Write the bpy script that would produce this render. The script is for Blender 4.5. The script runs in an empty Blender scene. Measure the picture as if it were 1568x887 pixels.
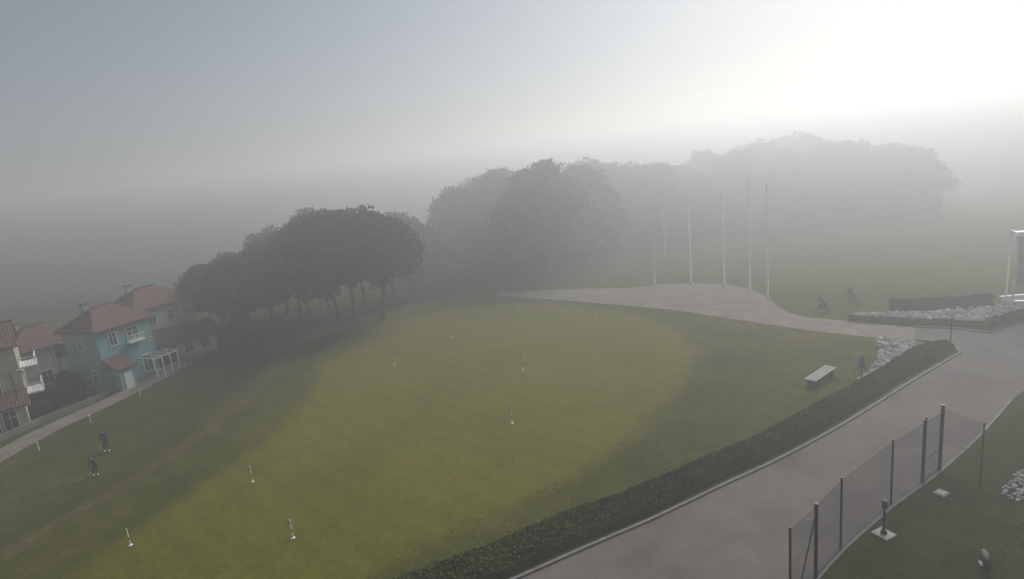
import bpy, math, random
import numpy as np
from mathutils import Matrix, Vector
random.seed(7); RNG=np.random.default_rng(7)
scene=bpy.context.scene
H=18.0; F=880.0; W0,H0=1568.0,887.0
ROT=Matrix.Rotation(math.radians(90-12),3,'X')@Matrix.Rotation(math.radians(-6),3,'Z')
CAM=Vector((0,0,H))
# ---------------------------------------------------------------- camera
cd=bpy.data.cameras.new('camera'); cam=bpy.data.objects.new('camera',cd); scene.collection.objects.link(cam)
cam.matrix_world=Matrix.Translation(CAM)@ROT.to_4x4(); cd.sensor_width=36; cd.lens=36*F/W0; cd.clip_end=5000; cd.clip_start=0.1
scene.camera=cam
# ---------------------------------------------------------------- survey helpers (photo -> ground plan)
def ray(u,v):
    return (ROT@Vector(((u-W0/2)/F,-(v-H0/2)/F,-1))).normalized()
def flat(u,v,z=0.0):
    d=ray(u,v); t=(z-H)/d.z
    return CAM+d*t
def proj(p):
    q=ROT.transposed()@(Vector(p)-CAM)
    return (W0/2+F*q.x/-q.z, H0/2-F*q.y/-q.z)
RIDGE=[flat(u,v) for u,v in [(-80,960),(60,868),(150,810),(300,715),(390,650),(455,585),(490,535),(560,497),(640,470),(740,452),(790,430)]]
RIDGE.append(RIDGE[-1]+Vector((5,200,0))); RIDGE.insert(0,RIDGE[0]+Vector((-10,-60,0)))
RP=np.array([[p.x,p.y] for p in RIDGE])
def seg_dist(P,A,B):
    AB=B-A; t=np.clip(((P-A)@AB)/(AB@AB),0,1); C=A+t[:,None]*AB
    d=np.hypot(*(P-C).T); cr=AB[0]*(P[:,1]-A[1])-AB[1]*(P[:,0]-A[0])
    return d,cr
def ridge_sd(P):
    best=np.full(len(P),1e9); sg=np.zeros(len(P))
    for a,b in zip(RP[:-1],RP[1:]):
        d,cr=seg_dist(P,a,b); m=d<best-1e-9; best=np.where(m,d,best); sg=np.where(m,np.sign(cr),sg)
    return best*sg     # + on the left side (village side)
def smooth(t): t=np.clip(t,0,1); return t*t*(3-2*t)
def hgt(P):
    s=ridge_sd(P); return -2.6*smooth((s-0.5)/14.0)
def hz(x,y): return float(hgt(np.array([[x,y]]))[0])
def G(u,v):
    z=0.0
    for i in range(12):
        p=flat(u,v,z); z2=hz(p.x,p.y); z=0.5*z+0.5*z2
    p=flat(u,v,z); p.z=hz(p.x,p.y); return p
def height_to(B,v):
    lo,hi=0.0,60.0
    for i in range(40):
        m=(lo+hi)/2
        if proj(B+Vector((0,0,m)))[1]>v: lo=m
        else: hi=m
    return lo
def width_at(B,px):
    q=ROT.transposed()@(B-CAM); return px*(-q.z)/F
def poly_sd(P,poly):
    A=np.array(poly); best=np.full(len(P),1e9); inside=np.zeros(len(P),bool)
    for i in range(len(A)):
        a=A[i]; b=A[(i+1)%len(A)]
        d,_=seg_dist(P,a,b); best=np.minimum(best,d)
        c=((a[1]>P[:,1])!=(b[1]>P[:,1]))
        with np.errstate(divide='ignore',invalid='ignore'):
            xx=(b[0]-a[0])*(P[:,1]-a[1])/(b[1]-a[1])+a[0]
        inside^=c&(P[:,0]<xx)
    return np.where(inside,best,-best)
# ---------------------------------------------------------------- materials
def newmat(name):
    m=bpy.data.materials.new(name); m.use_nodes=True; nt=m.node_tree; b=nt.nodes['Principled BSDF']; return m,nt,b
def mat(name,col,rough=0.7,var=0.15,scale=3.0,bump=0.0,metal=0.0,spec=0.3,bscale=None,col2=None):
    m,nt,b=newmat(name); N=nt.nodes; L=nt.links
    tc=N.new('ShaderNodeTexCoord'); n=N.new('ShaderNodeTexNoise'); n.inputs['Scale'].default_value=scale; n.inputs['Detail'].default_value=8
    n.inputs['Roughness'].default_value=0.65
    L.new(tc.outputs['Object'],n.inputs['Vector'])
    r=N.new('ShaderNodeValToRGB'); c2=col2 or tuple(min(1,c*(1+var)) for c in col); c1=tuple(c*(1-var) for c in col)
    r.color_ramp.elements[0].position=0.3; r.color_ramp.elements[1].position=0.7
    r.color_ramp.elements[0].color=(*c1,1); r.color_ramp.elements[1].color=(*c2,1)
    L.new(n.outputs['Fac'],r.inputs['Fac']); L.new(r.outputs['Color'],b.inputs['Base Color'])
    b.inputs['Roughness'].default_value=rough; b.inputs['Metallic'].default_value=metal; b.inputs['Specular IOR Level'].default_value=spec
    if bump:
        n2=N.new('ShaderNodeTexNoise'); n2.inputs['Scale'].default_value=bscale or scale*4; n2.inputs['Detail'].default_value=5
        L.new(tc.outputs['Object'],n2.inputs['Vector'])
        bp=N.new('ShaderNodeBump'); bp.inputs['Strength'].default_value=bump; bp.inputs['Distance'].default_value=0.05
        L.new(n2.outputs['Fac'],bp.inputs['Height']); L.new(bp.outputs['Normal'],b.inputs['Normal'])
    return m
def leafmat(name,dark,light):
    m,nt,b=newmat(name); N=nt.nodes; L=nt.links
    a=N.new('ShaderNodeAttribute'); a.attribute_name='tone'
    r=N.new('ShaderNodeValToRGB'); r.color_ramp.elements[0].color=(*dark,1); r.color_ramp.elements[1].color=(*light,1)
    L.new(a.outputs['Fac'],r.inputs['Fac']); L.new(r.outputs['Color'],b.inputs['Base Color'])
    b.inputs['Roughness'].default_value=0.8; b.inputs['Specular IOR Level'].default_value=0.1
    return m
def groundmat():
    m,nt,b=newmat('grass_ground'); N=nt.nodes; L=nt.links
    tc=N.new('ShaderNodeTexCoord')
    def noise(s,d=6,ro=0.6,dist=0.0,vec=None):
        n=N.new('ShaderNodeTexNoise'); n.inputs['Scale'].default_value=s; n.inputs['Detail'].default_value=d; n.inputs['Roughness'].default_value=ro; n.inputs['Distortion'].default_value=dist
        L.new(vec or tc.outputs['Object'],n.inputs['Vector']); return n.outputs['Fac']
    def ramp(f,els):
        r=N.new('ShaderNodeValToRGB'); e=r.color_ramp.elements
        e[0].position,e[0].color=els[0][0],(*els[0][1],1); e[1].position,e[1].color=els[-1][0],(*els[-1][1],1)
        for p,c in els[1:-1]:
            x=e.new(p); x.color=(*c,1)
        L.new(f,r.inputs['Fac']); return r.outputs['Color']
    def mix(f,a,bb,mode='MIX'):
        x=N.new('ShaderNodeMix'); x.data_type='RGBA'; x.blend_type=mode
        if isinstance(f,float): x.inputs['Factor'].default_value=f
        else: L.new(f,x.inputs['Factor'])
        L.new(a,x.inputs[6]); L.new(bb,x.inputs[7]); return x.outputs[2]
    def attr(n):
        a=N.new('ShaderNodeAttribute'); a.attribute_name=n; return a.outputs['Fac']
    rough=ramp(noise(0.25,10,0.75),[(0.3,(0.048,0.058,0.012)),(0.5,(0.074,0.080,0.017)),(0.72,(0.120,0.106,0.030))])
    green=ramp(noise(0.16,9,0.7),[(0.3,(0.110,0.116,0.014)),(0.5,(0.138,0.134,0.016)),(0.62,(0.146,0.138,0.018)),(0.78,(0.170,0.132,0.028))])
    add=N.new('ShaderNodeMath'); add.operation='MULTIPLY_ADD'; L.new(noise(0.9,6,0.7),add.inputs[0]); add.inputs[1].default_value=0.5; add.inputs[2].default_value=-0.25
    s=N.new('ShaderNodeMath'); s.operation='ADD'; s.use_clamp=True; L.new(attr('green'),s.inputs[0]); L.new(add.outputs[0],s.inputs[1])
    c=mix(s.outputs[0],rough,green)
    lawn_shade=ramp(noise(0.5,8,0.7),[(0.3,(0.022,0.032,0.008)),(0.7,(0.050,0.062,0.014))])  # building shade on the lower-right lawn, painted in as darker grass colour
    c=mix(attr('lawn_shade'),c,lawn_shade)
    dirt=ramp(noise(0.8,8,0.7),[(0.3,(0.095,0.085,0.032)),(0.7,(0.175,0.135,0.067))])
    s2=N.new('ShaderNodeMath'); s2.operation='ADD'; s2.use_clamp=True; L.new(attr('dirt'),s2.inputs[0]); L.new(add.outputs[0],s2.inputs[1])
    s3=N.new('ShaderNodeMath'); s3.operation='MULTIPLY'; L.new(s2.outputs[0],s3.inputs[0]); s3.inputs[1].default_value=0.8
    c=mix(s3.outputs[0],c,dirt)
    fine=ramp(noise(1.6,12,0.92),[(0.28,(0.45,0.45,0.45)),(0.72,(1.5,1.5,1.4))])
    c=mix(0.85,c,fine,'MULTIPLY')
    patch=ramp(noise(0.06,5,0.6,0.6),[(0.35,(0.86,0.89,0.88)),(0.7,(1.12,1.08,1.05))])
    c=mix(0.9,c,patch,'MULTIPLY')
    w=N.new('ShaderNodeTexWave'); w.inputs['Scale'].default_value=0.22; w.inputs['Distortion'].default_value=2.5; w.inputs['Detail'].default_value=3; w.bands_direction='DIAGONAL'; L.new(tc.outputs['Object'],w.inputs['Vector'])
    c=mix(0.35,c,ramp(w.outputs['Fac'],[(0.2,(0.88,0.9,0.9)),(0.8,(1.08,1.06,1.0))]),'MULTIPLY')
    L.new(c,b.inputs['Base Color']); b.inputs['Roughness'].default_value=1.0; b.inputs['Specular IOR Level'].default_value=0.02
    bp=N.new('ShaderNodeBump'); bp.inputs['Strength'].default_value=0.8; bp.inputs['Distance'].default_value=0.14
    L.new(noise(3.0,9,0.85),bp.inputs['Height']); L.new(bp.outputs['Normal'],b.inputs['Normal'])
    return m
M_ground=groundmat()
M_asph=mat('worn_asphalt',(0.135,0.122,0.113),0.9,0.25,0.28,0.4,bscale=30,spec=.1)
M_path=mat('gravel_path',(0.20,0.178,0.15),0.95,0.28,0.5,0.3,bscale=30,spec=.1)
M_kerb=mat('kerb_concrete',(0.16,0.15,0.14),0.85,0.3,2,0.2)
M_conc=mat('pale_concrete',(0.30,0.295,0.28),0.8,0.2,4,0.2)
M_rock=mat('white_limestone',(0.38,0.37,0.35),0.85,0.4,1.2,0.5)
M_black=mat('dark_metal',(0.02,0.02,0.022),0.5,0.1,5,0)
M_wire=mat('fence_wire',(0.05,0.05,0.05),0.6,0.1,5,0)
M_white=mat('white_paint',(0.80,0.80,0.79),0.5,0.04,4,0)
M_alu=mat('pole_metal',(0.50,0.50,0.50),0.45,0.08,4,0)
M_red=mat('red_cloth',(0.5,0.05,0.03),0.8,0.1,4,0)
M_bark=mat('pine_bark',(0.06,0.045,0.035),0.95,0.35,3,0.6)
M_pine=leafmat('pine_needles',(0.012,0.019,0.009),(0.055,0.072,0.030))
M_hedge=leafmat('hedge_leaves',(0.035,0.045,0.008),(0.125,0.130,0.028))
M_tuft=leafmat('grass_blades',(0.120,0.125,0.022),(0.22,0.20,0.05))
M_tuft2=leafmat('shaded_lawn_blades',(0.035,0.055,0.014),(0.085,0.100,0.026))  # darker blade colours, shade painted in to match the dark lawn
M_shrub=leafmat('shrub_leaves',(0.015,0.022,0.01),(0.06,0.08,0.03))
M_teal=mat('teal_render',(0.17,0.36,0.36),0.9,0.14,0.7,0.1)
M_cream=mat('cream_render',(0.50,0.43,0.33),0.9,0.14,0.7,0.1)
M_whouse=mat('white_render',(0.54,0.53,0.52),0.9,0.12,0.7,0.1)
M_glass=mat('window_glass',(0.03,0.035,0.04),0.15,0.1,1,0,spec=0.6)
M_panel=mat('milky_glass',(0.45,0.48,0.48),0.25,0.05,1,0,spec=0.6)
M_blue=mat('blue_plastic',(0.05,0.10,0.25),0.5,0.1,3,0)
def rooftile():
    m,nt,b=newmat('clay_roof_tiles'); N=nt.nodes; L=nt.links
    tc=N.new('ShaderNodeTexCoord'); w=N.new('ShaderNodeTexWave'); w.inputs['Scale'].default_value=1.6; w.bands_direction='X'; L.new(tc.outputs['Object'],w.inputs['Vector'])
    n=N.new('ShaderNodeTexNoise'); n.inputs['Scale'].default_value=1.8; n.inputs['Detail'].default_value=8; L.new(tc.outputs['Object'],n.inputs['Vector'])
    r=N.new('ShaderNodeValToRGB'); r.color_ramp.elements[0].position=.3; r.color_ramp.elements[1].position=.7; r.color_ramp.elements[0].color=(0.085,0.048,0.040,1); r.color_ramp.elements[1].color=(0.165,0.085,0.068,1)
    L.new(n.outputs['Fac'],r.inputs['Fac']); L.new(r.outputs['Color'],b.inputs['Base Color']); b.inputs['Roughness'].default_value=0.9
    bp=N.new('ShaderNodeBump'); bp.inputs['Strength'].default_value=0.8; bp.inputs['Distance'].default_value=0.1
    L.new(w.outputs['Fac'],bp.inputs['Height']); L.new(bp.outputs['Normal'],b.inputs['Normal']); return m
M_roof=rooftile()
# ---------------------------------------------------------------- mesh helpers
def link(o,parent=None):
    scene.collection.objects.link(o)
    if parent: o.parent=parent
    return o
def meshobj(name,V,Fc,mats,parent=None,mi=None,tone=None,sm=False):
    me=bpy.data.meshes.new(name); me.from_pydata([tuple(v) for v in V],[],[tuple(f) for f in Fc])
    if not isinstance(mats,(list,tuple)): mats=[mats]
    for m in mats: me.materials.append(m)
    if mi is not None: me.polygons.foreach_set('material_index',np.array(mi,dtype=np.int32))
    if tone is not None:
        a=me.attributes.new('tone','FLOAT','POINT'); a.data.foreach_set('value',np.array(tone,dtype=np.float32))
    if sm: me.polygons.foreach_set('use_smooth',np.ones(len(me.polygons),bool))
    me.update(); return link(bpy.data.objects.new(name,me),parent)
def empty(name,loc=(0,0,0),rz=0.0):
    e=bpy.data.objects.new(name,None); e.location=loc; e.rotation_euler=(0,0,rz); e.empty_display_size=0.5; scene.collection.objects.link(e); return e
class MB:
    def __init__(s): s.V=[];s.F=[];s.M=[]
    def add(s,V,F,m=0):
        o=len(s.V); s.V+= [tuple(v) for v in V]; s.F+=[tuple(i+o for i in f) for f in F]; s.M+=[m]*len(F)
    def box(s,c,sz,m=0,rz=0.0,rx=0.0,bev=0.0):
        x,y,z=[a/2 for a in sz]; R=Matrix.Rotation(rz,3,'Z')@Matrix.Rotation(rx,3,'X')
        if bev>0:
            b=min(bev,x*.8,y*.8,z*.8)
            ring=lambda i,zz:[( -x+i,-y+i,zz),(x-i,-y+i,zz),(x-i,y-i,zz),(-x+i,y-i,zz)]
            V=ring(b,-z)+ring(0,-z+b)+ring(0,z-b)+ring(b,z)
            Fc=[(3,2,1,0),(12,13,14,15)]
            for k in range(3):
                for i in range(4):
                    j=(i+1)%4; Fc.append((k*4+i,k*4+j,k*4+4+j,k*4+4+i))
        else:
            V=[(-x,-y,-z),(x,-y,-z),(x,y,-z),(-x,y,-z),(-x,-y,z),(x,-y,z),(x,y,z),(-x,y,z)]
            Fc=[(3,2,1,0),(4,5,6,7),(0,1,5,4),(1,2,6,5),(2,3,7,6),(3,0,4,7)]
        s.add([R@Vector(v)+Vector(c) for v in V],Fc,m)
    def tube(s,pts,rad,n=8,m=0,cap=True):
        pts=[Vector(p) for p in pts]; V=[]; Fc=[]
        for i,p in enumerate(pts):
            t=(pts[min(i+1,len(pts)-1)]-pts[max(i-1,0)]).normalized()
            a=t.cross(Vector((0.13,0.97,0.2)) if abs(t.y)<0.9 else Vector((1,0,0))).normalized(); b=t.cross(a)
            r=rad[i] if isinstance(rad,(list,tuple)) else rad
            for k in range(n):
                th=2*math.pi*k/n; V.append(p+a*math.cos(th)*r+b*math.sin(th)*r)
        for i in range(len(pts)-1):
            for k in range(n):
                k2=(k+1)%n; Fc.append((i*n+k,i*n+k2,(i+1)*n+k2,(i+1)*n+k))
        if cap: Fc+= [tuple(range(n))[::-1],tuple(range((len(pts)-1)*n,len(pts)*n))]
        s.add(V,Fc,m)
    def ball(s,c,r,m=0,n=10,k=7,rot=None):
        if not isinstance(r,(tuple,list)): r=(r,r,r)
        V=[];Fc=[]
        for i in range(k+1):
            ph=math.pi*i/k
            for j in range(n):
                th=2*math.pi*j/n; v=Vector((r[0]*math.sin(ph)*math.cos(th),r[1]*math.sin(ph)*math.sin(th),r[2]*math.cos(ph)))
                V.append((rot@v if rot else v)+Vector(c))
        for i in range(k):
            for j in range(n):
                j2=(j+1)%n; Fc.append((i*n+j,(i+1)*n+j,(i+1)*n+j2,i*n+j2))
        s.add(V,Fc,m)
    def obj(s,name,mats,parent=None,sm=False): return meshobj(name,s.V,s.F,mats,parent,s.M,None,sm)
def resample(pts,step):
    pts=[Vector(p) for p in pts]
    out=[]
    for i in range(len(pts)-1):
        p0=pts[max(i-1,0)];p1=pts[i];p2=pts[i+1];p3=pts[min(i+2,len(pts)-1)]
        n=max(2,int((p2-p1).length/step))
        for k in range(n):
            t=k/n; out.append(0.5*((2*p1)+(p2-p0)*t+(2*p0-5*p1+4*p2-p3)*t*t+(3*p1-p0-3*p2+p3)*t**3))
    out.append(pts[-1]); return out
def strip(mb,pts,w,h,z0=0.0,m=0,off=0.0):
    V=[];n=len(pts)
    for i,p in enumerate(pts):
        t=(pts[min(i+1,n-1)]-pts[max(i-1,0)]); t.z=0; t.normalize(); nn=Vector((-t.y,t.x,0))
        a=p+nn*(off-w/2); b=p+nn*(off+w/2)
        for q,z in((a,z0),(a,z0+h),(b,z0+h),(b,z0)): V.append((q.x,q.y,p.z+z))
    Fc=[]
    for i in range(n-1):
        for k in range(4):
            k2=(k+1)%4; Fc.append((i*4+k,i*4+k2,i*4+4+k2,i*4+4+k))
    Fc+=[(0,1,2,3),tuple(range(n*4-4,n*4))[::-1]]
    mb.add(V,Fc,m)
def sheet(name,poly,z,m):
    import bmesh
    bm=bmesh.new(); vs=[bm.verts.new((p.x,p.y,z)) for p in poly]; f=bm.faces.new(vs)
    bmesh.ops.triangulate(bm,faces=[f]); bmesh.ops.recalc_face_normals(bm,faces=bm.faces)
    for f in bm.faces:
        if f.normal.z<0: f.normal_flip()
    me=bpy.data.meshes.new(name); bm.to_mesh(me); bm.free(); me.materials.append(m)
    return link(bpy.data.objects.new(name,me))
def leaves(C,size,tone,rng,aspect=0.5,up=0.0):
    C=np.asarray(C); n=len(C); a=rng.normal(size=(n,3)); a[:,2]+=up; a/=np.linalg.norm(a,axis=1)[:,None]
    b=rng.normal(size=(n,3)); b-=a*(a*b).sum(1)[:,None]; b/=np.linalg.norm(b,axis=1)[:,None]
    s=(np.asarray(size)*np.ones(n))[:,None]; L=a*s*0.5; Wd=b*s*aspect*0.5
    V=np.stack([C-L,C+Wd-L*0.1,C+L,C-Wd-L*0.1],1).reshape(-1,3)
    Fc=np.arange(n*4).reshape(-1,4); return V,Fc,np.repeat(tone,4)
# ---------------------------------------------------------------- ground
def axis(lo,hi,step,far):
    a=list(np.arange(lo,hi+.01,step)); s=step; x=hi
    while x<far: s*=1.35; x+=s; a.append(x)
    s=step; x=lo
    while x>-far: s*=1.35; x-=s; a.insert(0,x)
    return np.array(a)
xs=axis(-100,100,0.9,1800); ys=axis(6,170,0.9,1800)
X,Y=np.meshgrid(xs,ys); P=np.stack([X.ravel(),Y.ravel()],1); Z=hgt(P)
green_px=[(488,545),(520,517),(600,489),(700,471),(800,466),(900,470),(990,484),(1045,510),(1068,540),(1055,575),(1020,620),(960,675),(880,728),(770,785),(660,832),(560,885),(480,940),(60,960),(120,872),(210,812),(310,742),(400,680),(465,620),(488,580)]
gp=[(flat(u,v).x,flat(u,v).y) for u,v in green_px]
gsd=poly_sd(P,gp); gatt=smooth((gsd+1.2)/2.4)
rs=ridge_sd(P); datt=0.7*np.exp(-((rs-4.5)/1.4)**2)*(P[:,1]<200)
dp=[(flat(u,v).x,flat(u,v).y) for u,v in [(735,448),(775,425),(830,392),(850,392),(835,418),(800,445)]]
datt=np.maximum(datt,0.9*smooth((poly_sd(P,dp)+1.5)/3))
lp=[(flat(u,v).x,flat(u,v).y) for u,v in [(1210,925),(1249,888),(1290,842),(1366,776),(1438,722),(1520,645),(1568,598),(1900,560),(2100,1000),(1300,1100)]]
latt=smooth((poly_sd(P,lp)+.3)/1.0)  # mask of the lawn painted darker for building shade
nx,ny=len(xs),len(ys); idx=np.arange(nx*ny).reshape(ny,nx)
Fq=np.stack([idx[:-1,:-1],idx[:-1,1:],idx[1:,1:],idx[1:,:-1]],-1).reshape(-1,4)
me=bpy.data.meshes.new('grass_ground'); me.from_pydata(np.column_stack([P,Z]).tolist(),[],Fq.tolist()); me.materials.append(M_ground)
for nm,arr in(('green',gatt),('dirt',datt),('lawn_shade',latt)):
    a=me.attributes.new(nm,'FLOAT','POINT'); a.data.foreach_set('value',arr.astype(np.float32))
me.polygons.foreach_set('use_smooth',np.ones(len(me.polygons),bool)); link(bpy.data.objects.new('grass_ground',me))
# ---------------------------------------------------------------- roads
kerb_px=[(700,925),(790,887),(900,838),(1000,795),(1100,747),(1200,700),(1300,645),(1400,582),(1470,541)]
kerb=resample([flat(*p) for p in kerb_px],1.0)
rightedge=[flat(*p) for p in [(1700,520),(1640,545),(1568,598),(1548,614),(1520,645),(1438,722),(1412,742),(1364,775),(1287,842),(1240,892),(1210,925)]]
topj=[flat(*p) for p in [(1455,528),(1430,523),(1400,521)]]
topr=[flat(*p) for p in [(1400,501),(1470,503),(1512,510),(1540,498),(1580,490),(1700,470)]]
road=kerb+topj+topr+rightedge
sheet('access_road',road,0.012,M_asph)
low=resample([flat(*p) for p in [(1400,521),(1340,517),(1240,506),(1130,490),(1030,475),(900,463),(760,453)]],1.5)
up=resample([flat(*p) for p in [(760,448),(880,442.5),(960,441),(1010,436),(1060,434),(1110,436),(1150,444),(1176,456),(1190,468),(1220,483),(1290,491),(1400,501)]],1.0)
sheet('gravel_footpath',low+up,0.008,M_path)
mb=MB(); strip(mb,kerb,0.16,0.12,-0.02,0,0.0)
mb.obj('road_kerb',M_kerb)
mb=MB(); strip(mb,resample([flat(*p) for p in [(1400,501.5),(1470,504),(1512,510.5),(1540,499),(1580,491),(1690,472)]],1.0),0.2,0.14,-0.02)
strip(mb,resample([flat(*p) for p in [(1470,541),(1462,532),(1440,525),(1400,521)]],.6),0.2,0.14,-0.02)
mb.obj('verge_kerb',M_kerb)
# village road
vr_px=[(-60,732),(0,698),(60,665),(120,637),(215,592),(290,552),(345,522),(400,500)]
vr=resample([G(*p) for p in vr_px],2.0)
V=[];Fc=[]
for i,p in enumerate(vr):
    t=(vr[min(i+1,len(vr)-1)]-vr[max(i-1,0)]); t.z=0; t.normalize(); n=Vector((-t.y,t.x,0))
    for o in(-1.4,0,1.4):
        q=p+n*o; V.append((q.x,q.y,hz(q.x,q.y)+0.03))
for i in range(len(vr)-1):
    for k in(0,1): a=i*3+k; Fc.append((a,a+1,a+4,a+3))
meshobj('village_road',V,Fc,M_path)
# ---------------------------------------------------------------- hedges
def hedge(name,outer,inner,h,n,size=0.2,m=None,seed=1):
    rng=np.random.default_rng(seed); 
    L=sum((outer[i+1]-outer[i]).length for i in range(len(outer)-1)); K=max(6,int(L/0.8))
    def rs(pts):
        d=[0]
        for i in range(len(pts)-1): d.append(d[-1]+(pts[i+1]-pts[i]).length)
        t=np.linspace(0,d[-1],K); A=np.array([[p.x,p.y,p.z] for p in pts])
        return np.stack([np.interp(t,d,A[:,k]) for k in range(3)],1)
    O=rs(outer);I=rs(inner)
    prof=[0,.05,.2,.5,.8,.95,1]; hh=[0,.8,.97,1,.97,.8,0]
    V=[];Fc=[]
    nb=rng.normal(size=(K,7))*0.03
    for i in range(K):
        for j,(a,z) in enumerate(zip(prof,hh)):
            p=O[i]*(1-a)+I[i]*a; V.append((p[0],p[1],p[2]-0.05+(h*0.88)*z*(1+nb[i,j]) ))
    for i in range(K-1):
        for j in range(6): q=i*7+j; Fc.append((q,q+1,q+8,q+7))
    base=len(V)
    t=rng.uniform(0,K-1.001,n); i=t.astype(int); f=(t-i)[:,None]; a=rng.uniform(0,1,n)
    o=O[i]*(1-f)+O[i+1]*f; q=I[i]*(1-f)+I[i+1]*f; C=o*(1-a[:,None])+q*a[:,None]
    top=np.interp(a,prof,hh)*h
    lump=0.05*np.sin(t*2.3+a*5)*np.sin(t*0.9+1)+0.04*np.sin(t*5.1-a*9)
    C[:,2]+=top*(0.88+lump)+rng.normal(0,0.03,n)
    tone=np.clip(0.45+0.2*np.sin(t*1.7+a*4)*np.sin(t*.6+2)+.12*np.sin(t*.21)+rng.normal(0,0.15,n),0,1)
    LV,LF,LT=leaves(C,rng.uniform(.6,1.3,n)*size,tone,rng,0.6)
    Vn=np.vstack([np.array(V),LV]); Fn=Fc+(LF+base).tolist()
    return meshobj(name,Vn.tolist(),Fn,[m or M_hedge],None,None,np.concatenate([np.full(base,0.45),LT]))
hin=[flat(*p) for p in [(690,920),(782,881),(893,831),(995,788),(1095,740),(1193,694),(1292,640),(1392,577),(1462,538)]]
hout=[flat(*p) for p in [(545,920),(635,884),(758,838),(860,793),(948,764),(1056,717),(1155,675),(1241,628),(1342,573),(1398,537),(1430,529),(1446,527)]]
hedge('roadside_hedge',resample(hout,1),resample(hin,1),0.55,60000,0.14)
hedge('round_hedge',[flat(*p) for p in [(1512,503),(1540,490),(1600,476)]],[flat(*p) for p in [(1512,509),(1540,498),(1600,488)]],0.8,4000,0.22,seed=2)
hedge('clipped_hedge',[flat(*p) for p in [(1362,470),(1440,468),(1520,462)]],[flat(*p) for p in [(1362,477),(1440,476),(1520,470)]],1.0,6000,0.24,M_shrub,seed=3)
hedge('low_hedge',[flat(*p) for p in [(1298,488),(1400,493),(1505,498)]],[flat(*p) for p in [(1298,492),(1400,500),(1508,503)]],0.45,5000,0.2,seed=4)
# grass tufts
def tufts(name,poly,n,seed,m,s0=.10,s1=.24,holes=None,line=None,nl=5000):
    rng=np.random.default_rng(seed); A=np.array(poly); Q=rng.uniform(A.min(0),A.max(0),size=(n*4,2)); Q=Q[poly_sd(Q,poly)>0.05]
    if holes is not None: Q=Q[poly_sd(Q,holes)<0.3]
    if len(Q)>n: Q=Q[:n]
    dens=np.sin(Q[:,0]*.7+1.3*np.sin(Q[:,1]*.5))*np.sin(Q[:,1]*.9+np.sin(Q[:,0]*.4)); Q=Q[(dens+rng.normal(0,.6,len(Q)))>.2]
    if line is not None:
        L=np.array([[p.x,p.y] for p in line]); k=rng.integers(0,len(L)-1,nl); f=rng.uniform(0,1,(nl,1)); E=L[k]*(1-f)+L[k+1]*f+rng.normal(0,.22,(nl,2)); Q=np.vstack([Q,E])
    k=len(Q); s=rng.uniform(s0,s1,k); C=np.column_stack([Q,hgt(Q)+s*.25]); tone=np.clip(.45+.25*np.sin(Q[:,0]*.5)*np.sin(Q[:,1]*.43)+rng.normal(0,.2,k),0,1)
    LV,LF,LT=leaves(C,s,tone,rng,.5,.4); meshobj(name,LV.tolist(),LF.tolist(),m,None,None,LT)
rp=[(flat(u,v).x,flat(u,v).y) for u,v in [(560,930),(640,884),(760,838),(862,795),(950,768),(1058,720),(1156,678),(1243,631),(1343,576),(1350,520),(1240,508),(1130,493),(1030,478),(990,480),(960,600),(800,740),(500,900),(480,940)]]
tufts('rough_grass',rp,16000,11,M_tuft,.06,.13,holes=gp,line=hout[:9],nl=9000)
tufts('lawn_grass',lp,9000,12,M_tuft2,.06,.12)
# ---------------------------------------------------------------- rocks
def rocks(name,poly,n,s0,s1,seed):
    rng=random.Random(seed); P2=[(p.x,p.y) for p in poly]; xs_=[p[0] for p in P2]; ys_=[p[1] for p in P2]; mb=MB(); c=0;tr=0
    while c<n and tr<n*60:
        tr+=1; x=rng.uniform(min(xs_),max(xs_)); y=rng.uniform(min(ys_),max(ys_))
        if poly_sd(np.array([[x,y]]),P2)[0]<0: continue
        r=rng.uniform(s0,s1)*rng.uniform(.6,1); o=len(mb.V)
        R=Matrix.Rotation(rng.uniform(0,6),3,'Z')@Matrix.Rotation(rng.uniform(-.5,.5),3,'X')
        mb.ball((x,y,r*.3+rng.uniform(0,.12)),(r*rng.uniform(.8,1.3),r*rng.uniform(.6,1),r*rng.uniform(.5,.9)),0,6,4,R)
        for i in range(o,len(mb.V)):
            v=mb.V[i]; mb.V[i]=(v[0]+rng.uniform(-.15,.15)*r,v[1]+rng.uniform(-.15,.15)*r,v[2]+rng.uniform(-.12,.12)*r)
        c+=1
    return mb.obj(name,M_rock)
rocks('rock_border',[flat(*p) for p in [(1280,608),(1318,583),(1343,555),(1352,523),(1385,521),(1418,527),(1390,543),(1348,569),(1305,594)]],330,.14,.30,1)
rocks('rock_bed',[flat(*p) for p in [(1296,489),(1312,482),(1420,479),(1520,471),(1568,470),(1568,478),(1520,489),(1490,497),(1400,493)]],620,.16,.36,2)
rocks('stone_pile',[flat(*p) for p in [(1532,762),(1545,735),(1568,722),(1590,720),(1590,760),(1560,768)]],120,.07,.16,3)
rocks('boulder',[flat(*p) for p in [(1345,535),(1350,522),(1358,522),(1356,535)]],7,.4,.6,5)
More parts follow.
